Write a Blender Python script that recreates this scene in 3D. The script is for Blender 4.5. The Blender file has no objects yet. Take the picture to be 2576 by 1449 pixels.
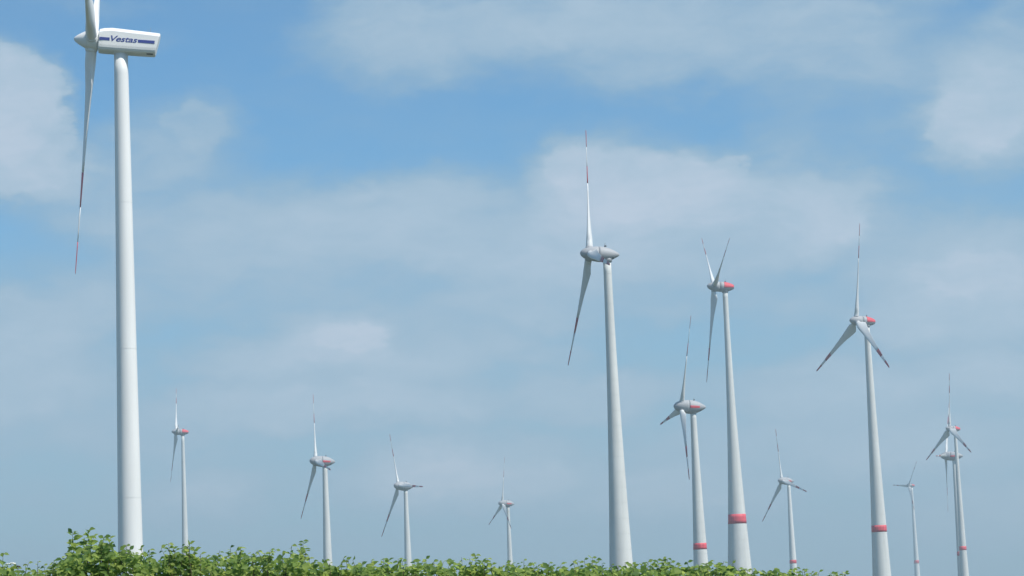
import bpy, bmesh, math, random
import numpy as np
from mathutils import Matrix, Vector

random.seed(7)
rng = np.random.default_rng(7)
R_ = math.radians
scn = bpy.context.scene
C = scn.collection

# ------------------------------------------------------------------ camera
PXF, PXW, PXH = 6000.0, 2576.0, 1449.0            # focal length / picture size in the units pixels are quoted in
PITCH = math.atan((1530 - 724.5) / PXF)
ROLL = R_(2.35)
EYE = Vector((0, 0, 2.0))
_f = Vector((0, math.cos(PITCH), math.sin(PITCH)))
_r0 = Vector((1, 0, 0)); _u0 = Vector((0, -math.sin(PITCH), math.cos(PITCH)))
_r = math.cos(ROLL) * _r0 - math.sin(ROLL) * _u0
_u = math.cos(ROLL) * _u0 + math.sin(ROLL) * _r0
cam = bpy.data.cameras.new('camera')
cam.sensor_width = 36; cam.lens = 36 * PXF / PXW
cam.clip_start = 0.1; cam.clip_end = 40000
camo = bpy.data.objects.new('camera', cam); C.objects.link(camo)
camo.matrix_world = Matrix(((_r.x, _u.x, -_f.x, EYE.x), (_r.y, _u.y, -_f.y, EYE.y), (_r.z, _u.z, -_f.z, EYE.z), (0, 0, 0, 1)))
scn.camera = camo

def ray(x, y):
    """direction through a picture position, scaled to one metre of ground distance"""
    d = _f + _r * ((x - PXW / 2) / PXF) + _u * ((PXH / 2 - y) / PXF)
    return d / math.hypot(d.x, d.y)
def at(x, y, dist):
    return EYE + ray(x, y) * dist
def z_at(x, y, dist):
    return EYE.z + ray(x, y).z * dist

# ------------------------------------------------------------------ light
SUN_AZ, SUN_EL = R_(121), R_(55)                  # clockwise from +Y (the way the camera looks)
sd = Vector((math.sin(SUN_AZ) * math.cos(SUN_EL), math.cos(SUN_AZ) * math.cos(SUN_EL), math.sin(SUN_EL)))
sun = bpy.data.lights.new('sun', 'SUN'); sun.energy = 4.4; sun.angle = R_(0.53); sun.color = (1.0, 0.955, 0.88)
suno = bpy.data.objects.new('sun', sun); C.objects.link(suno)
suno.rotation_euler = sd.to_track_quat('Z', 'Y').to_euler(); suno.location = (60, -60, 120)
scn.view_settings.view_transform = 'Standard'; scn.view_settings.look = 'None'
scn.view_settings.exposure = 0.3; scn.view_settings.gamma = 1.0; scn.view_settings.use_curve_mapping = False
scn.render.engine = 'CYCLES'

# ------------------------------------------------------------------ sky with clouds
world = bpy.data.worlds.new('World'); scn.world = world; world.use_nodes = True
nt = world.node_tree; nt.nodes.clear()
def N(t, **kw):
    n = nt.nodes.new(t)
    for k, v in kw.items():
        if k.startswith('i_'): n.inputs[int(k[2:])].default_value = v
        else: setattr(n, k, v)
    return n
def L(a, b): nt.links.new(a, b)
def M(op, a, b=None, c=None):
    n = N('ShaderNodeMath', operation=op)
    for i, q in enumerate((a, b, c)):
        if q is None: continue
        if isinstance(q, (int, float)): n.inputs[i].default_value = q
        else: L(q, n.inputs[i])
    return n.outputs[0]
def lin(c):
    return tuple(((v / 255) / 12.92 if v <= 10 else (((v / 255) + .055) / 1.055) ** 2.4) for v in c) + (1,)
tc = N('ShaderNodeTexCoord'); sp = N('ShaderNodeSeparateXYZ'); L(tc.outputs['Generated'], sp.inputs[0])
az = M('ARCTAN2', sp.outputs[0], sp.outputs[1]); el = M('ARCSINE', sp.outputs[2])
KU = PXF / 100.0                                   # one unit of cloud space = 100 picture pixels of angle
cb = N('ShaderNodeCombineXYZ'); L(M('MULTIPLY', az, KU), cb.inputs[0]); L(M('MULTIPLY', el, KU), cb.inputs[1])
P = cb.outputs[0]
def noise(vec, scale, detail, rough=.55, off=(0, 0, 0), stretch=(1, 1, 1)):
    m = N('ShaderNodeMapping'); m.inputs['Location'].default_value = off; m.inputs['Scale'].default_value = stretch
    L(vec, m.inputs['Vector'])
    n = N('ShaderNodeTexNoise'); n.inputs['Scale'].default_value = scale; n.inputs['Detail'].default_value = detail
    n.inputs['Roughness'].default_value = rough; L(m.outputs[0], n.inputs['Vector'])
    return n
def warp(vec, n, amt):
    s = N('ShaderNodeVectorMath', operation='SUBTRACT'); L(n.outputs['Color'], s.inputs[0]); s.inputs[1].default_value = (.5, .5, .5)
    k = N('ShaderNodeVectorMath', operation='MULTIPLY'); L(s.outputs[0], k.inputs[0]); k.inputs[1].default_value = amt
    a = N('ShaderNodeVectorMath', operation='ADD'); L(vec, a.inputs[0]); L(k.outputs[0], a.inputs[1])
    return a.outputs[0]
P1 = warp(P, noise(P, .55, 4, .55, (3, 1, 0), (.8, 1.2, 1)), (1.9, 1.2, 0))
P2 = warp(P1, noise(P, 2.0, 7, .62, (9, 4, 0), (.7, 1.3, 1)), (1.0, .65, 0))
# cumulus banks: picture centre, half sizes, turn, density
BLOBS = [(40, 300, 150, 190, 0, .95), (100, 420, 190, 130, -10, .8), (10, 190, 80, 90, 0, .85),
         (420, 390, 260, 150, 0, .58), (510, 340, 120, 120, -20, .55), (250, 460, 300, 110, 0, .5),
         (950, 60, 260, 150, 10, .62), (1060, 110, 220, 150, 0, .66), (1500, 70, 420, 170, 0, .68), (1700, 130, 380, 130, 3, .66),
         (2050, 90, 380, 190, -5, .62), (2300, 40, 160, 130, 0, .5), (1260, 20, 500, 120, 0, .55),
         (2480, 250, 240, 220, 0, .74), (2440, 340, 170, 110, 0, .7), (2560, 120, 150, 170, 0, .6), (2230, 290, 260, 120, 10, .4), (1970, 340, 170, 140, 0, .45),
         (1440, 450, 200, 130, 20, .82), (1600, 500, 340, 160, 0, .86), (1760, 470, 230, 130, 0, .8), (2000, 540, 300, 180, -8, .74), (2130, 500, 160, 120, 0, .68),
         (1480, 600, 400, 170, 0, .72), (1840, 640, 420, 120, 0, .6), (1300, 650, 300, 130, 0, .6),
         (760, 560, 520, 140, -4, .62), (1000, 520, 420, 110, 2, .66), (620, 640, 480, 120, 0, .58), (1080, 610, 320, 120, 0, .62), (330, 560, 300, 110, 0, .5),
         (90, 830, 260, 150, 0, .6), (230, 780, 190, 90, 0, .52), (60, 960, 300, 120, 0, .5),
         (860, 850, 200, 110, -8, .7), (700, 900, 330, 90, 0, .56), (1000, 920, 260, 90, 0, .5), (780, 1010, 500, 90, 0, .56), (1050, 1020, 300, 70, 0, .52),
         (1130, 1190, 330, 110, 3, .62), (1320, 1200, 200, 80, 0, .55), (1500, 990, 300, 90, 0, .45), (520, 1240, 200, 90, 0, .45), (1300, 760, 260, 90, 0, .5),
         (2450, 700, 330, 160, 0, .62), (2380, 800, 330, 110, 0, .55), (2100, 980, 400, 120, 0, .46), (2250, 1120, 450, 110, 0, .44), (1680, 1240, 350, 100, 0, .46),
         (2500, 950, 250, 120, 0, .5), (2480, 1280, 300, 110, 0, .42), (380, 120, 120, 40, 5, .25), (250, 20, 220, 35, -5, .3), (1080, 440, 160, 40, 5, .35),
         (450, 730, 620, 130, 0, .42), (1150, 800, 560, 110, 2, .40), (820, 720, 420, 90, -3, .42), (1700, 760, 460, 90, 0, .36), (2150, 760, 420, 110, 0, .4), (300, 1090, 420, 90, 0, .36), (1850, 1120, 420, 80, 3, .36), (1250, 880, 300, 60, -4, .4),
         (1500, 50, 640, 130, 0, .66), (1900, 80, 520, 140, 0, .66), (2180, 170, 340, 120, 8, .55), (1200, 90, 330, 110, 0, .62), (1750, 520, 560, 150, 0, .78), (2350, 620, 420, 130, 0, .55)]
HEADS = [(30, 270, 120, 130, 0, .92), (95, 350, 90, 110, 0, .85), (0, 190, 75, 60, 0, .9), (60, 420, 130, 70, 0, .8), (1440, 430, 85, 60, 0, .85), (1560, 470, 180, 85, 0, .88), (1720, 470, 170, 80, 0, .84), (1850, 430, 45, 45, 0, .78), (2060, 530, 150, 90, -10, .78), (500, 340, 75, 70, -15, .58), (880, 850, 100, 45, -5, .78), (1140, 1190, 150, 45, 3, .66), (2480, 270, 130, 110, 0, .82), (2440, 340, 110, 50, 0, .8), (2420, 690, 150, 60, 0, .7)]
dens = None
for (bx, by, sx, sy, rot, w, soft) in [(*b, .85) for b in BLOBS] + [(*b, .5) for b in HEADS]:
    d = ray(bx, by); ba = math.atan2(d.x, d.y) * KU; be = math.atan2(d.z, 1.0) * KU
    m = N('ShaderNodeMapping', vector_type='TEXTURE')
    m.inputs['Location'].default_value = (ba, be, 0); m.inputs['Rotation'].default_value = (0, 0, R_(rot)); m.inputs['Scale'].default_value = (sx / 100 * 1.55, sy / 100 * 1.5, 1)
    L(P2, m.inputs['Vector'])
    g = N('ShaderNodeTexGradient', gradient_type='SPHERICAL'); L(m.outputs[0], g.inputs[0])
    mr = N('ShaderNodeMapRange', interpolation_type='SMOOTHSTEP'); L(g.outputs['Fac'], mr.inputs[0])
    mr.inputs[1].default_value = 0; mr.inputs[2].default_value = soft; mr.inputs[3].default_value = 0; mr.inputs[4].default_value = w
    dens = mr.outputs[0] if dens is None else M('SMOOTH_MAX', dens, mr.outputs[0], .22)
# the same kind of broken cloud over the rest of the sky
nb = noise(P1, .16, 5, .55, (20, 7, 0), (.6, 1.3, 1))
mr = N('ShaderNodeMapRange', interpolation_type='SMOOTHSTEP'); L(nb.outputs['Fac'], mr.inputs[0])
mr.inputs[1].default_value = .42; mr.inputs[2].default_value = .66; mr.inputs[4].default_value = .85
dc = ray(PXW / 2, PXH / 2)
mm = N('ShaderNodeMapping', vector_type='TEXTURE'); mm.inputs['Location'].default_value = (0, math.atan2(dc.z, 1) * KU, 0); mm.inputs['Scale'].default_value = (27, 16.5, 1)
L(P, mm.inputs['Vector'])
g = N('ShaderNodeTexGradient', gradient_type='SPHERICAL'); L(mm.outputs[0], g.inputs[0])
mk = N('ShaderNodeMapRange', interpolation_type='SMOOTHSTEP'); L(g.outputs['Fac'], mk.inputs[0]); mk.inputs[1].default_value = .08; mk.inputs[2].default_value = .36
dmix = M('ADD', M('MULTIPLY', dens, mk.outputs[0]), M('MULTIPLY', mr.outputs[0], M('SUBTRACT', 1.0, mk.outputs[0])))
# billows and streaks inside the cloud, thin veil between
nd = noise(P1, 1.1, 6, .6, (5, 15, 0), (.55, 1.4, 1)); nv = noise(P, .35, 4, .5, (2, 30, 0), (.35, 1.5, 1))
dd = M('ADD', dmix, M('MULTIPLY', M('SUBTRACT', nd.outputs['Fac'], .5), M('MULTIPLY_ADD', dmix, .5, .14)))
vl = N('ShaderNodeMapRange', interpolation_type='SMOOTHSTEP'); L(el, vl.inputs[0]); vl.inputs[1].default_value = .23; vl.inputs[2].default_value = .03; vl.inputs[3].default_value = 0; vl.inputs[4].default_value = .38
dd = M('ADD', vl.outputs[0], M('MULTIPLY', dd, .9))      # thin low stratus thickening towards the horizon
dd = M('ADD', dd, M('MULTIPLY', M('SUBTRACT', nv.outputs['Fac'], .45), .25))
cl = N('ShaderNodeClamp'); L(dd, cl.inputs[0])
sky = N('ShaderNodeTexSky', sky_type='NISHITA'); sky.sun_disc = False; sky.sun_elevation = SUN_EL; sky.sun_rotation = SUN_AZ
sky.air_density = 1.0; sky.dust_density = .3; sky.ozone_density = 2.0; sky.altitude = 100
SKY_STR = .106
tint = N('ShaderNodeMix', data_type='RGBA', blend_type='MULTIPLY'); tint.inputs[0].default_value = 1
L(sky.outputs[0], tint.inputs[6]); tint.inputs[7].default_value = (.47, .82, .99, 1)
ramp = N('ShaderNodeValToRGB'); L(cl.outputs[0], ramp.inputs[0])
e = ramp.color_ramp.elements; e[0].position = 0; e[0].color = lin((136, 170, 200)); e[1].position = 1; e[1].color = lin((198, 211, 227))
q = e.new(.45); q.color = lin((152, 183, 206)); q = e.new(.75); q.color = lin((175, 198, 217))
csc = N('ShaderNodeVectorMath', operation='SCALE'); L(ramp.outputs[0], csc.inputs[0]); csc.inputs['Scale'].default_value = 1 / SKY_STR / 2 ** .3
cov = N('ShaderNodeMapRange', interpolation_type='SMOOTHSTEP'); L(cl.outputs[0], cov.inputs[0]); cov.inputs[1].default_value = 0; cov.inputs[2].default_value = .7
cov.inputs[4].default_value = .95
mix = N('ShaderNodeMix', data_type='RGBA'); L(cov.outputs[0], mix.inputs[0]); L(tint.outputs[2], mix.inputs[6]); L(csc.outputs[0], mix.inputs[7])
bg = N('ShaderNodeBackground'); L(mix.outputs[2], bg.inputs[0]); bg.inputs[1].default_value = SKY_STR
world.cycles.sampling_method = 'MANUAL'; world.cycles.sample_map_resolution = 256
out = N('ShaderNodeOutputWorld'); L(bg.outputs[0], out.inputs[0])

# ------------------------------------------------------------------ materials
def mat(name, col, rough=.5, var=0.06, scale=.6, stretch=(1, 1, .12), spec=.4, bump=0.0):
    m = bpy.data.materials.new(name); m.use_nodes = True; t = m.node_tree; b = t.nodes['Principled BSDF']
    b.inputs['Roughness'].default_value = rough; b.inputs['Specular IOR Level'].default_value = spec
    tcn = t.nodes.new('ShaderNodeTexCoord'); mp = t.nodes.new('ShaderNodeMapping'); mp.inputs['Scale'].default_value = stretch
    t.links.new(tcn.outputs['Object'], mp.inputs[0])
    nz = t.nodes.new('ShaderNodeTexNoise'); nz.inputs['Scale'].default_value = scale; nz.inputs['Detail'].default_value = 6
    t.links.new(mp.outputs[0], nz.inputs['Vector'])
    r = t.nodes.new('ShaderNodeValToRGB'); t.links.new(nz.outputs['Fac'], r.inputs[0])
    lo = [c * (1 - var) for c in col]; hi = [min(1, c * (1 + var)) for c in col]
    r.color_ramp.elements[0].position = .3; r.color_ramp.elements[0].color = (*lo, 1)
    r.color_ramp.elements[1].position = .7; r.color_ramp.elements[1].color = (*hi, 1)
    t.links.new(r.outputs[0], b.inputs['Base Color'])
    if bump:
        bp = t.nodes.new('ShaderNodeBump'); bp.inputs['Strength'].default_value = bump; bp.inputs['Distance'].default_value = .05
        t.links.new(nz.outputs['Fac'], bp.inputs['Height']); t.links.new(bp.outputs[0], b.inputs['Normal'])
    return m
MW = mat('white_gloss_paint', (.74, .745, .735), .45, .04)
MC = mat('pale_concrete', (.61, .625, .61), .75, .09, .7, (1, 1, .08), .25)
MS = mat('painted_steel_tower', (.70, .715, .705), .5, .04, .3)
MG = mat('light_grey_fibreglass', (.35, .36, .375), .6, .04)
MB_ = mat('blade_white', (.63, .645, .645), .5, .04)
MR = mat('signal_red_paint', (.64, .075, .10), .6, .22, 1.2)
MRB = mat('dull_red_blade_paint', (.36, .03, .04), .45, .1)
MRP = mat('bright_red_blade_paint', (.55, .07, .09), .5, .12)
MBL = mat('blue_lettering_paint', (.03, .045, .24), .45, .06)
MK = mat('dark_rubber', (.03, .035, .04), .6, .2)
MD = mat('grey_steel', (.22, .24, .26), .5, .1)
MDP = mat('shadow_gap_grey', (.12, .13, .14), .6, .1)

# ------------------------------------------------------------------ helpers
def mesh(name, verts, faces, m, smooth=True):
    me = bpy.data.meshes.new(name); me.from_pydata([tuple(v) for v in verts], [], faces); me.materials.append(m)
    bm = bmesh.new(); bm.from_mesh(me); bmesh.ops.recalc_face_normals(bm, faces=bm.faces); bm.to_mesh(me); bm.free()
    me.polygons.foreach_set('use_smooth', [smooth] * len(me.polygons)); me.update()
    return me
def put(name, me, parent=None, mx=None):
    o = bpy.data.objects.new(name, me); C.objects.link(o)
    if parent is not None: o.parent = parent
    if mx is not None: o.matrix_basis = mx
    return o
def loft(rings, cap0=True, cap1=True):
    n = len(rings[0]); v = [p for r in rings for p in r]; f = []
    for i in range(len(rings) - 1):
        for j in range(n):
            k = (j + 1) % n
            f.append((i * n + j, i * n + k, (i + 1) * n + k, (i + 1) * n + j))
    if cap0: f.append(tuple(range(n)))
    if cap1: f.append(tuple((len(rings) - 1) * n + j for j in range(n)))
    return v, f
def circ(r, z, n=40):
    return [(r * math.cos(2 * math.pi * j / n), r * math.sin(2 * math.pi * j / n), z) for j in range(n)]
def revolve(prof, n=32):
    return loft([circ(r, z, n) for z, r in prof])
def boxv(sx, sy, sz, c=(0, 0, 0)):
    x, y, z = sx / 2, sy / 2, sz / 2
    v = [(c[0] + a * x, c[1] + b * y, c[2] + d * z) for a in (-1, 1) for b in (-1, 1) for d in (-1, 1)]
    return v, [(0, 1, 3, 2), (4, 6, 7, 5), (0, 4, 5, 1), (2, 3, 7, 6), (0, 2, 6, 4), (1, 5, 7, 3)]
def frame(yaw, tilt):
    n = Vector((-math.cos(yaw) * math.cos(tilt), -math.sin(yaw) * math.cos(tilt), math.sin(tilt)))
    h = Vector((math.sin(yaw), -math.cos(yaw), 0)); v = h.cross(n)
    if v.z < 0: v = -v
    return n, h, v
def mx_axes(x, y, z, o):
    return Matrix(((x.x, y.x, z.x, o.x), (x.y, y.y, z.y, o.y), (x.z, y.z, z.z, o.z), (0, 0, 0, 1)))

# ------------------------------------------------------------------ blades: (fraction, chord, blend to aerofoil, relative thickness, twist)
BLADE = {
    'box': [(.040, 1.80, 0, 1, 20), (.085, 1.80, 0, 1, 20), (.13, 2.35, .55, .6, 19), (.19, 3.05, 1, .36, 16), (.25, 3.0, 1, .30, 13), (.40, 2.35, 1, .24, 8),
            (.56, 1.75, 1, .20, 4.5), (.71, 1.30, 1, .18, 2), (.86, .90, 1, .17, .5), (.95, .70, 1, .22, 0), (.985, .52, 1, .24, 0), (1.0, .22, 1, .3, 0)],
    'egg': [(.045, 1.75, 0, 1, 24), (.075, 1.80, 0, 1, 24), (.10, 2.3, .6, .62, 23), (.14, 2.9, 1, .42, 21), (.20, 2.75, 1, .33, 17), (.35, 2.05, 1, .26, 10),
            (.56, 1.40, 1, .21, 5), (.70, 1.08, 1, .19, 2.5), (.86, .80, 1, .18, 1), (.955, .66, 1, .26, 0), (.985, .55, 1, .28, 0), (1.0, .3, 1, .35, 0)],
    'slim': [(.045, 2.0, 0, 1, 28), (.06, 2.1, .1, .95, 28), (.085, 3.2, .75, .55, 27), (.12, 4.1, 1, .40, 25), (.17, 3.95, 1, .34, 21), (.30, 2.9, 1, .28, 13),
             (.47, 2.1, 1, .23, 7.5), (.64, 1.6, 1, .2, 4), (.77, 1.25, 1, .19, 2), (.87, .98, 1, .18, 1), (.955, .75, 1, .25, 0), (.985, .58, 1, .28, 0), (1.0, .3, 1, .35, 0)]}
REDS = {'box': [(.56, .71), (.86, 1.0)], 'egg': [(.56, .70), (.86, 1.0)], 'slim': [(.64, .77), (.87, 1.0)]}
def bl_section(kind, fr, R, pitch, n=22):
    S = BLADE[kind]
    for a, b in zip(S, S[1:]):
        if a[0] - 1e-6 <= fr <= b[0] + 1e-6:
            k = (fr - a[0]) / (b[0] - a[0]); s = [a[i] + (b[i] - a[i]) * k for i in range(5)]; break
    _, c, bl, th, tw = s; a = R_(tw + pitch); pts = []
    rc = S[0][1] / 2
    for j in range(n):
        ph = 2 * math.pi * j / n
        cx, cy = rc * math.cos(ph), rc * math.sin(ph)
        xx = (1 - math.cos(ph)) / 2
        yt = 5 * th * c * (.2969 * math.sqrt(xx) - .126 * xx - .3516 * xx ** 2 + .2843 * xx ** 3 - .1036 * xx ** 4)
        ax = .32 * c - c * xx; ay = (yt + .03 * c * math.sin(math.pi * xx)) if math.sin(ph) >= 0 else (-yt + .03 * c * math.sin(math.pi * xx))
        x = cx + (ax - cx) * bl; y = cy + (ay - cy) * bl
        pts.append((x * math.cos(a) + y * math.sin(a), -x * math.sin(a) + y * math.cos(a), fr * R))
    return pts
_bc = {}
def blade_meshes(kind, R, pitch):
    key = (kind, R, pitch)
    if key in _bc: return _bc[key]
    fr = sorted(set([s[0] for s in BLADE[kind]] + [q for r in REDS[kind] for q in r] + [a + (b - a) * k / 3 for a, b in zip([s[0] for s in BLADE[kind]], [s[0] for s in BLADE[kind]][1:]) for k in (1, 2)]))
    fr = [f for i, f in enumerate(fr) if i == 0 or f - fr[i - 1] > 1e-5]
    def seg(lo, hi):
        return loft([bl_section(kind, f, R, pitch) for f in fr if lo - 1e-6 <= f <= hi + 1e-6])
    (a0, a1), (b0, b1) = REDS[kind]
    v1, f1 = seg(fr[0], a0); v2, f2 = seg(a1, b0)
    o = len(v1); wm = mesh('blade', v1 + v2, f1 + [tuple(i + o for i in f) for f in f2], MW if kind == 'box' else MB_)
    rm = []
    for lo, hi in ((a0, a1), (b0, b1)):
        v, f = seg(lo, hi); rm.append(mesh('red_band', v, f, MRP if kind == 'box' else MRB))
    _bc[key] = (wm, rm); return _bc[key]

# ------------------------------------------------------------------ nacelles (axis frame: +Z downwind along the shaft, +X up, origin at the hub)
EGG_SPIN = [(-2.95, .02), (-2.88, .35), (-2.7, .72), (-2.3, 1.2), (-1.7, 1.62), (-.9, 1.95), (0, 2.2), (1.0, 2.38), (2.0, 2.5), (2.52, 2.55)]
EGG_NAC = [(2.62, 2.55), (3.2, 2.57), (4.2, 2.5), (5.3, 2.28), (6.3, 1.95), (7.2, 1.55), (8.0, 1.12), (8.6, .75), (9.0, .45), (9.2, .2), (9.25, .02)]
SLIM_SPIN = [(-3.1, .02), (-3.05, .28), (-2.8, .7), (-2.3, 1.15), (-1.6, 1.55), (-.8, 1.85), (0, 2.02), (1.0, 2.15), (2.2, 2.22)]
SLIM_NAC = [(2.3, 2.22), (3.2, 2.26), (4.2, 2.22), (5.3, 2.05), (6.4, 1.78), (7.4, 1.42), (8.1, 1.1), (8.45, .85), (8.6, .5), (8.65, .05)]
def prof_r(prof, s):
    for (a, ra), (b, rb) in zip(prof, prof[1:]):
        if a <= s <= b: return ra + (rb - ra) * (s - a) / (b - a)
    return prof[-1][1]
def patch(prof, s0, s1, a0, a1, out, m, name, kr, ks, ns=10, na=10):
    """a painted panel standing slightly proud of a nacelle shell; angles measured from the top, + towards +Y"""
    v, f = [], []
    for layer in (out, -.03):
        for i in range(ns + 1):
            s = s0 + (s1 - s0) * i / ns; r = prof_r(prof, s) * kr + layer
            for j in range(na + 1):
                a = a0 + (a1 - a0) * j / na; v.append((r * math.cos(a), r * math.sin(a), s * ks))
    n1 = na + 1; off = (ns + 1) * n1
    for i in range(ns):
        for j in range(na):
            q = (i * n1 + j, i * n1 + j + 1, (i + 1) * n1 + j + 1, (i + 1) * n1 + j)
            f.append(q); f.append(tuple(off + k for k in q[::-1]))
    for i in range(ns):
        for j in (0, na):
            f.append((i * n1 + j, (i + 1) * n1 + j, off + (i + 1) * n1 + j, off + i * n1 + j))
    for j in range(na):
        for i in (0, ns):
            f.append((i * n1 + j, i * n1 + j + 1, off + i * n1 + j + 1, off + i * n1 + j))
    return mesh(name, v, f, m)

# ------------------------------------------------------------------ turbines
def tower(root, base, x_px, D, ztop, wtop, wlow, ylow, bend, m, band=None, seams=False, mband=None):
    """flaring tube; wtop/wlow diameters in metres at the top and where picture row ylow cuts it"""
    zl = z_at(x_px, ylow, D)
    def rad(z):
        t = (ztop - z) / (ztop - zl); t = max(0, t)
        return .5 * (wtop + (wlow - wtop) * (t * (1 - bend) + t * t * bend))
    zs = set(np.linspace(0, ztop, 28).tolist()); rings = []
    cuts = []
    if band:
        cuts = sorted((z_at(x_px, band[0], D), z_at(x_px, band[1], D)))
    grooves = list(seams) if isinstance(seams, tuple) else ([k for k in np.arange(3.8, ztop - 2, 3.8)] if seams else [])
    zl_ = [(z, 0) for z in zs if all(abs(z - g) > .2 for g in grooves)]
    for g in grooves: zl_ += [(g - .03, 0), (g - .025, -.03), (g + .025, -.03), (g + .03, 0)]
    zl_.sort()
    v, f = loft([circ(rad(z) + d, z, 48) for z, d in zl_])
    me = mesh('tower', v, f, m)
    if grooves:
        for ed in me.edges:
            a, b = me.vertices[ed.vertices[0]].co, me.vertices[ed.vertices[1]].co
            if abs(a.z - b.z) < 1e-4 and min(abs(a.z - g) for g in grooves) < .1: ed.use_edge_sharp = True
    t = put('tower', me, root)
    if band:
        zz = np.linspace(cuts[0], cuts[1], 4)
        ring_out = [circ(rad(z) + .02, z, 48) for z in zz]
        ring_in = [circ(rad(z) - .05, z, 48) for z in zz[::-1]]
        v, f = loft(ring_out + ring_in, False, False); n = 48; last = len(ring_out + ring_in) - 1
        for j in range(n):
            k = (j + 1) % n; f.append((last * n + j, last * n + k, k, j))
        put('red_band', mesh('red_band', v, f, mband or MR), t)
    return t, rad

TURBINES = [
    # key, kind, hub xyz, R, yaw, tilt, azimuth, overhang, cone, pitch
    dict(k='big', kind='box', hub=(-67.3, 382.7, 97.3), R=39, yaw=7.4, tilt=4.9, az=76.9, o=4.67, cone=1.1, pitch=1, px=(303, 101), wt=2.25, wl=3.95, yl=1385, bend=.1, mt='S', seams=(22.0, 46.0, 70.0),
         label='tall white turbine with box nacelle, blue stripe and blue lettering, beside the tallest bushes'),
    dict(k='t2', kind='slim', hub=(-235.2, 1639.8, 131.9), R=38, yaw=11.7, tilt=4.8, az=87.7, o=4.53, cone=1.0, pitch=8, px=(461, 1088), wt=2.0, wl=4.6, yl=1390, bend=.3, red='top', mt='C',
         label='faint distant turbine with red nacelle tail, standing alone next to the lettered box-nacelle turbine'),
    dict(k='t3', kind='egg', hub=(-94.1, 1104.7, 73.3), R=34, yaw=18.0, tilt=5.0, az=101.0, o=4.29, cone=.9, pitch=10, px=(818, 1160), wt=2.2, wl=4.1, yl=1415, bend=.2, red='side', mt='C',
         label='egg-nacelle turbine with red side stripe and unbanded tower, one blade aimed forward'),
    dict(k='t4', kind='egg', hub=(-68.9, 1354.8, 73.5), R=34, yaw=27.5, tilt=5.0, az=94.7, o=4.36, cone=.8, pitch=10, px=(1020, 1222), wt=2.1, wl=4.1, yl=1420, bend=.2, mt='C',
         label='small plain turbine with one blade level across its nacelle and past the tail'),
    dict(k='t5', kind='egg', hub=(-13.6, 1744.8, 78.2), R=34, yaw=17.0, tilt=5.0, az=5.3, o=4.26, cone=1.0, pitch=10, px=(1276, 1267), wt=2.1, wl=4.1, yl=1440, bend=.2, red='side', mt='C',
         label='smallest faint egg-nacelle turbine with red side stripe and a blade crossing its bare tower'),
    dict(k='t6', kind='egg', hub=(19.7, 588.9, 88.9), R=35, yaw=8.0, tilt=4.9, az=103.1, o=4.35, cone=1.0, pitch=8, px=(1527, 640), wt=1.95, wl=5.75, yl=1420, bend=.66, kr=.76, ks=.82, seams=True, mt='C',
         label='large turbine with all-grey egg nacelle without red and wide concrete tower without a band'),
    dict(k='t7', kind='egg', hub=(60.6, 877.6, 73.2), R=35, yaw=8.5, tilt=4.9, az=23.9, o=4.33, cone=1.0, pitch=10, px=(1745, 1022), wt=2.1, wl=5.35, yl=1415, bend=.33, band=(1367, 1383), red='side', seams=True, mt='C',
         label='fat egg-nacelle turbine with red side stripe and red tower band, beside the broadest tower'),
    dict(k='t8', kind='slim', hub=(85.9, 1005.5, 134.1), R=41, yaw=5.5, tilt=4.9, az=69.0, o=4.60, cone=1.1, pitch=8, px=(1825, 720), wt=2.2, wl=10.2, yl=1440, bend=.94, band=(1295, 1319), red='top', seams=True, mt='C',
         label='tallest concrete-towered turbine with broad red band, red tail and two blades raised in a V'),
    dict(k='t9', kind='egg', hub=(161.9, 1479.2, 73.5), R=34, yaw=22.0, tilt=4.9, az=105.0, o=4.66, cone=.7, pitch=10, px=(1985, 1210), wt=1.9, wl=4.6, yl=1440, bend=.15, band=(1409, 1418), red='side', mt='S', kr=.9, ks=.9,
         label='small white turbine between two taller red-banded towers, one blade swept down past its tail'),
    dict(k='t10', kind='slim', hub=(143.4, 991.9, 115.4), R=41, yaw=17.6, tilt=4.9, az=5.0, o=4.65, cone=1.3, pitch=14, px=(2181, 808), wt=2.3, wl=7.6, yl=1445, bend=.5, band=(1323, 1340), red='top', seams=True, mt='C',
         label='tall turbine with wide red-banded blades in an inverted Y and red-banded tower'),
    dict(k='t11', kind='slim', hub=(470.2, 2898.4, 130.2), R=34, yaw=23.5, tilt=5.2, az=34.2, o=4.51, cone=1.4, pitch=10, px=(2294, 1221), wt=2.2, wl=6.6, yl=1440, bend=.2, band=(1410, 1418), red='top', mt='S',
         label='tiny farthest turbine with one blade pointing level sideways and faint red tower band'),
    dict(k='t12', kind='slim', hub=(270.6, 1496.2, 102.6), R=35, kr=.83, ks=.85, yaw=17.3, tilt=5.1, az=119.8, o=3.82, cone=1.0, pitch=10, px=(2404, 1078), wt=1.8, wl=5.3, yl=1440, bend=.4, band=(1375, 1385), red='top', mt='C',
         label='slender distant turbine with red tail, in front of an overlapping pair, spread lower blades'),
    dict(k='t13', kind='egg', hub=(287.4, 1609.8, 91.9), R=44, kr=1.2, ks=1.25, yaw=-17.1, tilt=4.7, az=92.9, o=5.33, cone=1.0, pitch=10, px=(2405, 1147), wt=2.1, wl=4.7, yl=1440, bend=.3, band=(1388, 1398), red='side', mt='C',
         label='egg-nacelle turbine with red stripe, partly behind a slender red-tailed one, vertical blades'),
]

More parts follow.
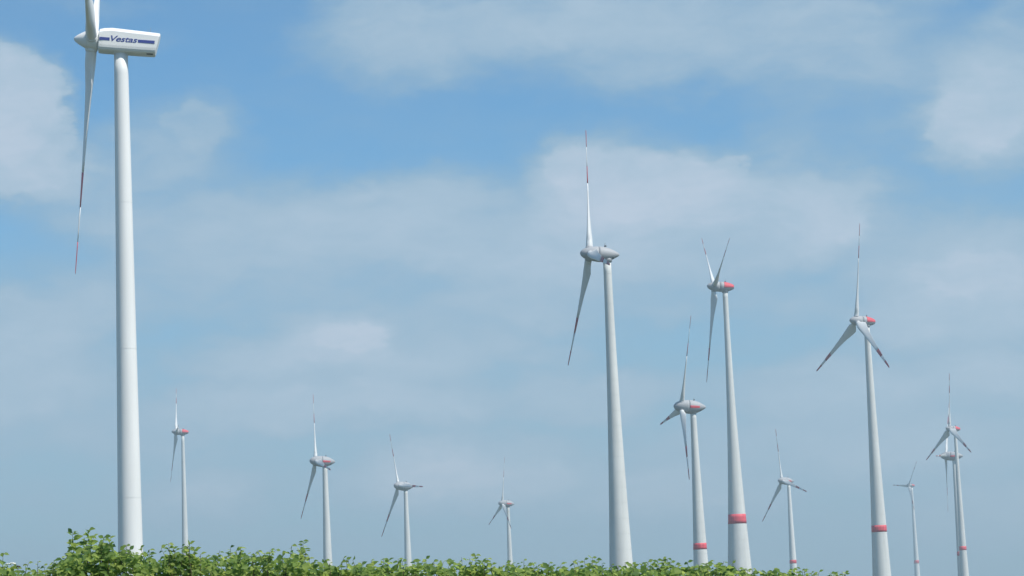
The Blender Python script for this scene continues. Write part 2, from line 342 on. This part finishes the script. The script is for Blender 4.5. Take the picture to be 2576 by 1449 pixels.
def text_mesh(body, size, m):
    cu = bpy.data.curves.new('lettering', 'FONT'); cu.body = body; cu.size = size; cu.shear = .28; cu.offset = size * .014; cu.extrude = .012
    cu.align_x = 'LEFT'; cu.space_character = .96
    o = bpy.data.objects.new('lettering_source', cu); C.objects.link(o); bpy.context.view_layer.update()
    me = bpy.data.meshes.new_from_object(o.evaluated_get(bpy.context.evaluated_depsgraph_get()))
    bpy.data.objects.remove(o); bpy.data.curves.remove(cu)
    me.materials.clear(); me.materials.append(m); return me

def build(T):
    n, h, v = frame(R_(T['yaw']), R_(T['tilt'])); hub = Vector(T['hub']); kind = T['kind']
    ta = hub - n * T['o']; base = Vector((ta.x, ta.y, 0))
    root = put('wind_turbine', None, None, Matrix.Translation(base)); root.empty_display_size = 2
    root['label'] = T['label']; root['category'] = 'wind turbine'; root['group'] = 'turbines of the wind farm'
    hl = hub - base                                          # hub in the turbine's own frame
    D = math.hypot(ta.x, ta.y); px, py = T['px']
    kr, ks = T.get('kr', 1 if kind == 'egg' else .97), T.get('ks', 1)
    down = -n
    A = mx_axes(v, -h, down, hl)                             # X up, Y away from the viewer's side, Z downwind
    if A.to_3x3().determinant() < 0: A = mx_axes(v, h, down, hl)
    side = -1 if (A.to_3x3() @ Vector((0, 1, 0))).y > 0 else 1     # which local Y sign faces the road
    ztop = ta.z - (1.75 if kind == 'box' else 1.5 * kr)
    tm = MS if T['mt'] == 'S' else MC
    tw, rad = tower(root, base, px, D, ztop, T['wt'], T['wl'], T['yl'], T['bend'], MW if kind == 'box' else tm, T.get('band'), T.get('seams', False))
    if kind == 'box':
        # moulded box shell: cross-section stations along the shaft
        def sec(s, top, bot, w, rake):
            pts = [(top, 0), (top - .05, .45 * w), (top - .62, .86 * w), (top - .78, 1.0 * w), (.0, 1.0 * w), (bot + .85, 1.0 * w), (bot + .45, .97 * w), (bot + .15, .88 * w), (bot, .76 * w), (bot, .3 * w)]
            full = pts + [(a, -b) for a, b in pts[::-1] if b != 0]
            return [(a, b, s + rake * (a - bot) / (top - bot)) for a, b in full]
        st = [sec(1.12, 1.62, -1.72, 1.62, 0), sec(1.22, 1.82, -1.8, 1.75, 0), sec(1.9, 2.02, -1.85, 1.8, 0), sec(3.2, 2.16, -1.85, 1.8, 0), sec(5.0, 2.08, -1.85, 1.8, .1), sec(7.5, 1.96, -1.85, 1.8, .3), sec(9.8, 1.84, -1.82, 1.78, .6), sec(10.3, 1.80, -1.80, 1.76, .66), sec(10.42, 1.66, -1.68, 1.62, .66)]
        vv, ff = loft(st); na = put('nacelle', mesh('nacelle', vv, ff, MW, False), root, A)
        vv, ff = revolve([(.3, 1.1), (.32, 1.22), (.5, 1.24), (.75, 1.2)], 40)
        put('yaw_collar', mesh('yaw_collar', vv, ff, MW), root, Matrix.Translation((0, 0, ztop - .55)))
        # spinner
        vv, ff = revolve([(-2.95, .02), (-2.9, .22), (-2.7, .42), (-2.2, .8), (-1.6, 1.14), (-1.05, 1.42), (-.85, 1.56), (-.6, 1.62), (.7, 1.66), (1.0, 1.62), (1.05, 1.45), (1.3, 1.2)], 48)
        hb = put('hub', mesh('hub', vv, ff, MW), root, A)
        # blue stripe, broken by the lettering
        w = 1.8; y0 = side * (w * 1.0)
        def strip(s0, s1, m=MBL):
            vv, ff = boxv(.5, .05, s1 - s0, (-.03, y0 + side * .012, (s0 + s1) / 2)); return put('blue_stripe', mesh('blue_stripe', vv, ff, m, False), na)
        strip(1.28, 2.95); strip(7.55, 10.25)
        tm_ = text_mesh('Vestas', 1.34, MBL)
        xs = [q.co.x for q in tm_.vertices]; wd = max(xs) - min(xs); k = 4.35 / wd
        for q in tm_.vertices: q.co.x = (q.co.x - min(xs)) * k
        # letters run downwind (+Z local) when seen from the road side, letter-up is +X
        put('lettering', tm_, na, Matrix(((0, 1, 0, -.33), (0, 0, side, y0 + side * .02), (1, 0, 0, 3.12), (0, 0, 0, 1))))
        vv, ff = boxv(.08, .9, 1.05, (-1.82, side * .75, 9.55)); put('vent', mesh('vent', vv, ff, MK, False), na)
        for (s, hh) in ((9.4, .95), (9.0, .6)):
            vv, ff = revolve([(0, .03), (hh, .025)], 8); vv = [(1.85 + c, a, s + b) for a, b, c in vv]
            put('anemometer', mesh('anemometer', vv, ff, MD), na)
        for q in range(3):                                  # blade bearings
            a = R_(T['az']) + q * 2 * math.pi / 3
            er = math.cos(a) * v + math.sin(a) * h; Z = (er * math.cos(R_(T['cone'])) + n * math.sin(R_(T['cone']))); X = (-(n.cross(er))).normalized(); Y = Z.cross(X)
            vv, ff = revolve([(1.2, 1.02), (1.78, 1.02), (1.8, .96)], 32)
            put('blade_bearing', mesh('blade_bearing', vv, ff, MW), root, mx_axes(X, Y, Z, hl))
    else:
        SP, NA = (EGG_SPIN, EGG_NAC) if kind == 'egg' else (SLIM_SPIN, SLIM_NAC)
        vv, ff = revolve([(s * ks, r * kr) for s, r in SP] + [(SP[-1][0] * ks + .02, .5)], 48)
        hb = put('hub', mesh('hub', vv, ff, MG), root, A)
        # nacelle shell: belly flattened towards the tail
        rings = []
        for s, r in NA:
            k = max(0, (s - 4.0) / 5.2)
            rings.append([(x * kr - (0 if x > 0 else -.0) + k * .25 * kr, y * kr, s * ks) for x, y, _ in circ(r, 0, 48)])
        vv, ff = loft(rings); na = put('nacelle', mesh('nacelle', vv, ff, MG), root, A)
        vv, ff = revolve([(SP[-1][0] * ks - .05, SP[-1][1] * kr * .97), (NA[0][0] * ks + .05, NA[0][1] * kr * .97)], 48)
        put('seam_ring', mesh('seam_ring', vv, ff, MDP), root, A)
        vv, ff = revolve([(0, rad(ztop) + .05), (.05, rad(ztop) + .22), (.7 * kr, rad(ztop) + .3), (1.4 * kr, rad(ztop) + .32)], 40)
        put('yaw_collar', mesh('yaw_collar', vv, ff, MG), root, Matrix.Translation((0, 0, ztop - 1.0 * kr)))
        def shifted(me, s_of):
            for q in me.vertices:
                k = max(0, (q.co.z / ks - 4.0) / 5.2); q.co.x += k * .25 * kr
            return me
        if T.get('red') == 'side':
            for sg in (1, -1):
                put('red_stripe', shifted(patch(NA, 2.75, 6.6, sg * R_(82), sg * R_(103), .025, MR, 'red_stripe', kr, ks), 0), na)
        elif T.get('red') == 'top':
            put('red_panel', shifted(patch(NA, 4.0, 8.4, R_(-104), R_(104), .025, MR, 'red_panel', kr, ks, 12, 24), 0), na)
        # exhaust slot under the tail, wind vane and beacon on the back
        put('vent', shifted(patch(NA, 6.9, 7.5, R_(125), R_(235), .03, MDP, 'vent', kr, ks, 3, 12), 0), na)
        s = 4.6; rt = prof_r(NA, s) * kr
        vv, ff = revolve([(0, .16), (.55, .14), (.6, .05), (1.25, .04)], 10)
        v2, f2 = boxv(.35, .5, .25, (0, .15, .45)); vv2 = vv + v2; ff2 = ff + [tuple(i + len(vv) for i in f) for f in f2]
        vv2 = [(rt - .1 + c, a, s * ks + b) for a, b, c in vv2]
        put('anemometer', mesh('anemometer', vv2, ff2, MK), na)
    wm, rms = blade_meshes(kind, T['R'], T['pitch'])
    for q in range(3):
        a = R_(T['az']) + q * 2 * math.pi / 3
        er = math.cos(a) * v + math.sin(a) * h
        Z = (er * math.cos(R_(T['cone'])) + n * math.sin(R_(T['cone']))).normalized(); X = (-(n.cross(er))).normalized(); Y = Z.cross(X)
        mx = mx_axes(X, Y, Z, hl)
        b = put('blade', wm, root, mx)
        for rm in rms: put('red_band', rm, b)
        if kind != 'box':
            r0 = 1.95 * kr
            vv, ff = revolve([(r0 - .5, BLADE[kind][0][1] / 2 + .1), (r0 + .32, BLADE[kind][0][1] / 2 + .08), (r0 + .34, BLADE[kind][0][1] / 2 - .1)], 32)
            put('blade_collar', mesh('blade_collar', vv, ff, MDP if q == 9 else MG), root, mx)
    return root
for T in TURBINES: build(T)

# ------------------------------------------------------------------ ground
def ground_mat():
    m = bpy.data.materials.new('meadow'); m.use_nodes = True; t = m.node_tree; b = t.nodes['Principled BSDF']; b.inputs['Roughness'].default_value = .9
    tcn = t.nodes.new('ShaderNodeTexCoord'); n1 = t.nodes.new('ShaderNodeTexNoise'); n1.inputs['Scale'].default_value = .02; n1.inputs['Detail'].default_value = 8
    t.links.new(tcn.outputs['Object'], n1.inputs['Vector']); r = t.nodes.new('ShaderNodeValToRGB'); t.links.new(n1.outputs['Fac'], r.inputs[0])
    r.color_ramp.elements[0].color = (.035, .05, .02, 1); r.color_ramp.elements[1].color = (.075, .08, .04, 1); t.links.new(r.outputs[0], b.inputs['Base Color'])
    return m
gx = 7000
g = put('ground', mesh('ground', [(-gx, -gx, 0), (gx, -gx, 0), (gx, gx, 0), (-gx, gx, 0)], [(0, 1, 2, 3)], ground_mat(), False)); g['kind'] = 'structure'

# ------------------------------------------------------------------ roadside bushes
def leaf_mat():
    m = bpy.data.materials.new('leaf_green'); m.use_nodes = True; t = m.node_tree; b = t.nodes['Principled BSDF']; o = t.nodes['Material Output']
    ge = t.nodes.new('ShaderNodeNewGeometry'); oi = t.nodes.new('ShaderNodeObjectInfo'); ad = t.nodes.new('ShaderNodeMath'); ad.operation = 'ADD'
    t.links.new(ge.outputs['Random Per Island'], ad.inputs[0]); t.links.new(oi.outputs['Random'], ad.inputs[1])
    fr = t.nodes.new('ShaderNodeMath'); fr.operation = 'FRACT'; t.links.new(ad.outputs[0], fr.inputs[0])
    r = t.nodes.new('ShaderNodeValToRGB'); t.links.new(fr.outputs[0], r.inputs[0]); e = r.color_ramp.elements
    e[0].color = (.075, .15, .045, 1); x = e.new(.94); x.color = (.27, .35, .09, 1); e[2 if len(e) > 2 else 1].color = (.30, .37, .10, 1); x = e.new(.5); x.color = (.19, .285, .065, 1)
    t.links.new(r.outputs[0], b.inputs['Base Color']); b.inputs['Roughness'].default_value = .55; b.inputs['Specular IOR Level'].default_value = .25
    tr = t.nodes.new('ShaderNodeBsdfTranslucent'); hs = t.nodes.new('ShaderNodeHueSaturation'); hs.inputs['Value'].default_value = 1.85; hs.inputs['Hue'].default_value = .485
    t.links.new(r.outputs[0], hs.inputs['Color']); t.links.new(hs.outputs[0], tr.inputs[0])
    mx = t.nodes.new('ShaderNodeMixShader'); mx.inputs[0].default_value = .52; t.links.new(b.outputs[0], mx.inputs[1]); t.links.new(tr.outputs[0], mx.inputs[2]); t.links.new(mx.outputs[0], o.inputs[0])
    return m
ML = leaf_mat(); MBK = mat('young_bark', (.09, .075, .045), .8, .3, 6, (1, 1, .3))
LEAFV = np.array([(0, 0, 0), (0, .18, .0), (-.30, .38, .05), (0, .42, -.05), (.30, .38, .05), (-.27, .66, .04), (0, .7, -.06), (.27, .66, .04), (0, 1.02, -.10), (-.14, .2, .02), (.14, .2, .02)], float)
LEAFF = [(0, 1, 9), (0, 10, 1), (9, 1, 3, 2), (1, 10, 4, 3), (2, 3, 6, 5), (3, 4, 7, 6), (5, 6, 8), (6, 7, 8)]
def leaf_mesh(fold):
    v = LEAFV.copy(); v[:, 2] *= fold
    return mesh('leaf', v.tolist(), LEAFF, ML, True)
LEAVES = [leaf_mesh(f) for f in (.8, 1.5, 2.2)]
def leaf_axes(rg, updir=None):
    """rows: side, along, normal"""
    a = rg.uniform(0, 2 * math.pi); dip = rg.normal(-.15, .45)
    along = np.array([math.cos(a) * math.cos(dip), math.sin(a) * math.cos(dip), math.sin(dip)])
    nrm = np.array([rg.normal(.1, .7), rg.normal(-.5, .7), .75]); nrm -= along * (nrm @ along); nrm /= np.linalg.norm(nrm)
    return np.array([np.cross(along, nrm), along, nrm])
def tube(points, radii, n=6):
    rings = []
    for i, p in enumerate(points):
        d = (points[min(i + 1, len(points) - 1)] - points[max(i - 1, 0)]); d = d / (np.linalg.norm(d) + 1e-9)
        s = np.cross(d, (.3, 1, .2)); s /= np.linalg.norm(s); t = np.cross(d, s)
        rings.append([tuple(p + radii[i] * (math.cos(2 * math.pi * j / n) * s + math.sin(2 * math.pi * j / n) * t)) for j in range(n)])
    return loft(rings)
# outline of the bush tops in the photograph: picture column, row of the leafy body's top
BODY = [(-260, 1420), (-60, 1415), (0, 1428), (60, 1446), (110, 1446), (150, 1440), (172, 1408), (195, 1392), (250, 1388), (300, 1394), (345, 1402), (385, 1420), (420, 1408), (470, 1400), (510, 1408), (560, 1410), (620, 1404),
        (690, 1412), (740, 1406), (775, 1424), (810, 1430), (870, 1430), (930, 1427), (1010, 1428), (1100, 1430), (1190, 1424), (1240, 1432), (1320, 1436), (1420, 1438), (1490, 1428), (1545, 1436), (1600, 1432), (1670, 1426), (1730, 1438), (1800, 1430), (1860, 1440), (1960, 1452), (2010, 1446), (2060, 1456), (2130, 1458), (2200, 1472), (2700, 1500)]
def body_y(x):
    return float(np.interp(x, [b[0] for b in BODY], [b[1] for b in BODY]))
HD = 24.0
shrubs = []
xs_ = -150
k = 0
while xs_ < 2230:
    shrubs.append((xs_, HD + (0 if k % 2 else .55) + random.uniform(-.15, .15), 1.0)); xs_ += random.uniform(88, 122) if k % 3 else random.uniform(60, 90); k += 1
FEET = [(331, 'the lettered box-nacelle turbine'), (465, 'the faint red-tailed turbine beside it'), (823, 'the unbanded tower with a red-striped egg nacelle'), (1027, 'the turbine with a level blade past its tail'), (1285, 'the smallest egg-nacelle turbine'),
        (1562, 'the wide unbanded concrete tower'), (1762, 'the fat egg-nacelle turbine'), (1861, 'the broadest red-banded tower'), (1996, 'the small white turbine with red band'), (2219, 'the turbine with an inverted Y of banded blades')]
def shrub_label(i, x):
    marks = [(215, 70, 'tallest leafy green bush, its shoots rising beside the lettered turbine tower'), (335, 55, 'leafy bush overlapping the foot of the lettered turbine tower'),
             (462, 60, 'leafy bush in front of the faint turbine tower with a red-tailed nacelle'), (755, 50, 'bush with a single tall spire-like shoot between two slim far towers')]
    for mx, tol, s in marks:
        if abs(x - mx) < tol and s not in used: used.add(s); return s, None
    near = [f for f in FEET if abs(f[0] - x) < 42]
    if near: return 'leafy green bush hiding the foot of ' + near[0][1], None
    lo = [f for f in FEET if f[0] < x]; hi = [f for f in FEET if f[0] > x]
    if not lo: return 'low leafy green bush in the gap with thin wild stalks', None
    if not hi: return 'lowest leafy bush past ' + lo[-1][1], None
    return 'leafy bush just past ' + lo[-1][1] + ' in the gap', None
used = set()
SH = []
for i, (px, dist, sc) in enumerate(shrubs):
    by = body_y(px); p = at(px, by, dist); base = np.array([p.x, p.y, 0.0]); Hh = p.z
    root = put('bush', None, None, Matrix.Translation(tuple(base))); root.empty_display_size = .3
    lb, gr = shrub_label(i, px); root['label'] = lb; root['category'] = 'bush'; root['group'] = 'bushes along the roadside'
    rg = np.random.default_rng(100 + i)
    stems = []; V, Fc = [], []
    for s in range(rg.integers(6, 9)):
        a = rg.uniform(0, 2 * math.pi); sp_ = rg.uniform(.1, .42); bend = rg.uniform(-.12, .12, 2)
        top = Hh * rg.uniform(.8, .97)
        pts = [np.array([.08 * math.cos(a), .08 * math.sin(a), 0]) + np.array([(sp_ * math.cos(a) + bend[0] * math.sin(3 * t)) * t, (sp_ * math.sin(a) + bend[1] * math.sin(3 * t)) * t, top * t]) for t in np.linspace(0, 1, 9)]
        stems.append(pts); v, f = tube(pts, np.linspace(.018, .004, 9)); o = len(V); V += v; Fc += [tuple(q + o for q in ff) for ff in f]
    put('stems', mesh('stems', V, Fc, MBK), root)
    # leafy crown: leaves set round twigs that leave the stems
    LV, LF = [], []
    nl = 1250
    half = .42 + .1 * rg.random()
    lobes = [(rg.uniform(-half, half), rg.uniform(-.35, .35), rg.uniform(.86, 1.02)) for _ in range(9)]
    for q in range(nl):
        t = 1 - rg.random() ** 1.6 * .82
        # local top of the crown varies so that the body line is ragged; rows follow the outline in the photograph
        lx = rg.uniform(-half, half); ly = rg.uniform(-.38, .38) * (1.1 - .5 * t)
        xp = px + lx / dist * PXF
        ht = z_at(xp, body_y(xp), dist)
        bump = max((hh - 9 * ((lx - ax) ** 2 + (ly - ay) ** 2)) for ax, ay, hh in lobes)
        ht = ht - .24 + .30 * max(-.8, bump)
        z = ht * t - abs(rg.normal(0, .03))
        if t < .35 and rg.random() < .5: continue
        Ax = leaf_axes(rg); sz = rg.uniform(.045, .10)
        vv = (LEAFV * np.array([sz * rg.uniform(.85, 1.15), sz, sz * rg.uniform(.6, 2.2)])) @ Ax + np.array([lx, ly, z])
        o = len(LV); LV.extend(map(tuple, vv)); LF.extend(tuple(a + o for a in f) for f in LEAFF)
    me = bpy.data.meshes.new('foliage'); me.from_pydata(LV, [], LF); me.materials.append(ML); me.polygons.foreach_set('use_smooth', [True] * len(me.polygons)); me.update()
    fo = put('foliage', me, root); fo['kind'] = 'stuff'
    SH.append((px, dist, root, base))
# shoots that stand out against the sky: tip column, tip row, lean, number of leaves, leaf size
SHOOTS = [(8, 1392, 6, 6, .06), (-30, 1385, 3, 8, .055), (130, 1420, -2, 8, .055), (142, 1412, 6, 8, .055), (182, 1338, -4, 24, .062), (196, 1368, 3, 14, .058), (222, 1334, 4, 22, .064), (236, 1350, 14, 14, .058), (212, 1352, -10, 12, .055),
          (262, 1350, 8, 18, .066), (275, 1356, 3, 14, .06), (250, 1365, -6, 10, .055), (318, 1370, 5, 9, .05), (304, 1386, -4, 8, .055), (338, 1392, 4, 9, .06), (352, 1396, 2, 8, .055), (424, 1366, -3, 13, .05), (442, 1384, 8, 10, .05), (476, 1368, 2, 15, .055), (490, 1382, 10, 10, .055), (466, 1385, -5, 10, .05),
          (520, 1402, 4, 6, .045), (548, 1398, 2, 8, .05), (575, 1396, -3, 8, .05), (594, 1384, -5, 12, .055), (606, 1390, 4, 12, .055), (632, 1395, -4, 7, .045), (645, 1396, 6, 7, .045), (666, 1390, -6, 8, .05), (694, 1383, 34, 12, .05), (720, 1404, 2, 7, .05), (728, 1402, 8, 8, .05),
          (762, 1360, 1, 22, .052), (754, 1382, -5, 12, .052), (770, 1384, 6, 10, .05), (788, 1414, 4, 6, .05), (828, 1416, -2, 6, .05), (864, 1404, 7, 6, .04), (876, 1406, -3, 7, .045), (912, 1412, 2, 6, .04), (934, 1410, -2, 7, .045), (975, 1416, 4, 6, .045), (1012, 1412, -3, 7, .05), (1050, 1408, 3, 8, .05), (1062, 1412, 6, 7, .05), (1090, 1414, -4, 7, .045), (1135, 1412, 3, 7, .045),
          (1182, 1404, -3, 9, .05), (1196, 1396, 2, 12, .055), (1216, 1408, 8, 9, .05), (1226, 1404, 2, 10, .05), (1262, 1424, 3, 5, .045), (1300, 1420, -4, 6, .045), (1318, 1408, 3, 8, .045), (1352, 1424, 2, 6, .05), (1388, 1424, -2, 6, .05), (1412, 1426, 4, 6, .05), (1452, 1414, -8, 7, .05), (1470, 1408, -3, 10, .05), (1490, 1402, 5, 12, .055), (1500, 1408, 3, 9, .05), (1556, 1424, 2, 6, .05), (1590, 1420, -3, 8, .05), (1618, 1422, 4, 6, .045), (1640, 1420, -4, 7, .045),
          (1668, 1406, -1, 10, .042), (1688, 1414, 5, 9, .045), (1700, 1420, 8, 7, .045), (1742, 1426, -2, 6, .05), (1758, 1420, -4, 7, .045), (1784, 1414, 3, 8, .045), (1802, 1418, 6, 8, .045), (1826, 1424, 5, 7, .045), (1858, 1430, 4, 6, .045), (1880, 1434, 3, 5, .045), (1935, 1440, -2, 5, .04), (1985, 1436, 3, 6, .045), (2004, 1426, 2, 8, .045), (2020, 1434, 6, 6, .045), (2048, 1440, -3, 5, .04), (2090, 1440, 3, 5, .04), (2118, 1438, -4, 6, .04), (2126, 1440, 4, 5, .04)]
rs = np.random.default_rng(55); sx_ = -120
while sx_ < 2140:
    SHOOTS.append((sx_, body_y(sx_) - rs.uniform(4, 27) * (1.3 if sx_ < 800 else .9), rs.normal(0, 8), int(rs.integers(6, 12)), rs.uniform(.04, .06))); sx_ += rs.uniform(12, 34)
for si, (tx, ty, lean, nlf, sz) in enumerate(SHOOTS):
    nlf = int(nlf * 1.7)
    px, dist, root, base = min(SH, key=lambda s: abs(s[0] - tx) + 60 * abs(s[1] - HD - .2))
    rg = np.random.default_rng(900 + si)
    tip = np.array(at(tx, ty, dist + rg.uniform(-.2, .2))); tip_l = tip - base
    drop = max(.25, z_at(tx, ty, dist) - z_at(tx, body_y(tx), dist) + .25)
    ln = math.tan(R_(lean)) * drop
    p0 = tip_l - np.array([ln, rg.uniform(-.05, .05), drop]); c1 = (p0 + tip_l) / 2 + np.array([-ln * .12 + rg.normal(0, .012), 0, 0])
    pts = [(1 - t) ** 2 * p0 + 2 * t * (1 - t) * c1 + t * t * tip_l for t in np.linspace(0, 1, 8)]
    v, f = tube(pts, np.linspace(.006, .0015, 8), 5)
    sh = put('shoot', mesh('shoot', v, f, MBK), root)
    for q in range(nlf):
        t = 1 - (q + rg.uniform(0, .5)) / (nlf + .5) * .85
        c = (1 - t) ** 2 * p0 + 2 * t * (1 - t) * c1 + t * t * tip_l
        a = q * 2.4 + rg.uniform(-.5, .5); dip = rg.normal(.25 if t > .9 else -.1, .35)
        al = np.array([math.cos(a) * math.cos(dip), math.sin(a) * math.cos(dip), math.sin(dip)]); nr = np.array([rg.normal(.12, .5), rg.normal(-.6, .5), .8]); nr -= al * (nr @ al); nr /= np.linalg.norm(nr); sd_ = np.cross(al, nr)
        s_ = sz * 1.6 * rg.uniform(.65, 1.15) * (1 - .3 * max(0, t - .8) / .2)
        put('leaf', LEAVES[rg.integers(0, 3)], sh, mx_axes(Vector(sd_ * s_), Vector(al * s_), Vector(nr * s_), Vector(c)))

# ------------------------------------------------------------------ wild umbels among the bushes
MF = mat('umbel_white', (.75, .75, .68), .8, .1, 20); MSD = mat('umbel_seed_brown', (.08, .07, .045), .9, .2, 20); MST = mat('stalk_green', (.09, .12, .04), .7, .2)
for (tx, ty, hm, lb) in ((28, 1416, MF, 'wild plant with a small white flower head on a thin stalk above the bushes'), (64, 1420, MSD, 'wild plant with a round dark seed head on a bare upright stalk'),
                         (46, 1424, MSD, 'short wild plant with a narrow dark bud between white flower and seed head')):
    d = HD + .25; p = at(tx, ty, d); root = put('wild_plant', None, None, Matrix.Translation((p.x, p.y, 0))); root['label'] = lb; root['category'] = 'wild plant'
    rg = np.random.default_rng(int(tx))
    v, f = tube([np.array([.05 * math.sin(2 * t), 0, p.z * t]) - np.array([.05 * math.sin(2), 0, 0]) for t in np.linspace(0, 1, 8)], np.linspace(.006, .002, 8)); put('stalk', mesh('stalk', v, f, MST), root)
    v, f = [], []
    for q in range(26 if hm == MF else 12):
        rr_ = math.sqrt(rg.random()) * (.045 if hm == MF else .018); a = rg.uniform(0, 6.28); c = np.array([rr_ * math.cos(a), rr_ * math.sin(a), p.z - rr_ * .25 + rg.normal(0, .003)]); s_ = .008
        o = len(v); v += [tuple(c + s_ * np.array(w_)) for w_ in ((1, 0, 0), (-1, 0, 0), (0, 1, 0), (0, -1, 0), (0, 0, .8), (0, 0, -.8))]; f += [tuple(o + i_ for i_ in t_) for t_ in ((0, 2, 4), (2, 1, 4), (1, 3, 4), (3, 0, 4), (2, 0, 5), (1, 2, 5), (3, 1, 5), (0, 3, 5))]
    put('flower_head', mesh('flower_head', v, f, hm, False), root)

# ------------------------------------------------------------------ haze over the plain
hz = bpy.data.materials.new('haze'); hz.use_nodes = True; t = hz.node_tree; t.nodes.clear()
pv = t.nodes.new('ShaderNodeVolumePrincipled'); pv.inputs['Density'].default_value = 2.3e-4; pv.inputs['Color'].default_value = (.71, .90, .98, 1); pv.inputs['Anisotropy'].default_value = .2
oo = t.nodes.new('ShaderNodeOutputMaterial'); t.links.new(pv.outputs[0], oo.inputs['Volume'])
vv, ff = boxv(2 * gx + 20, 2 * gx + 20, 201, (0, 0, 99.5))
h_ = put('haze', mesh('haze', vv, ff, hz, False)); h_['kind'] = 'stuff'
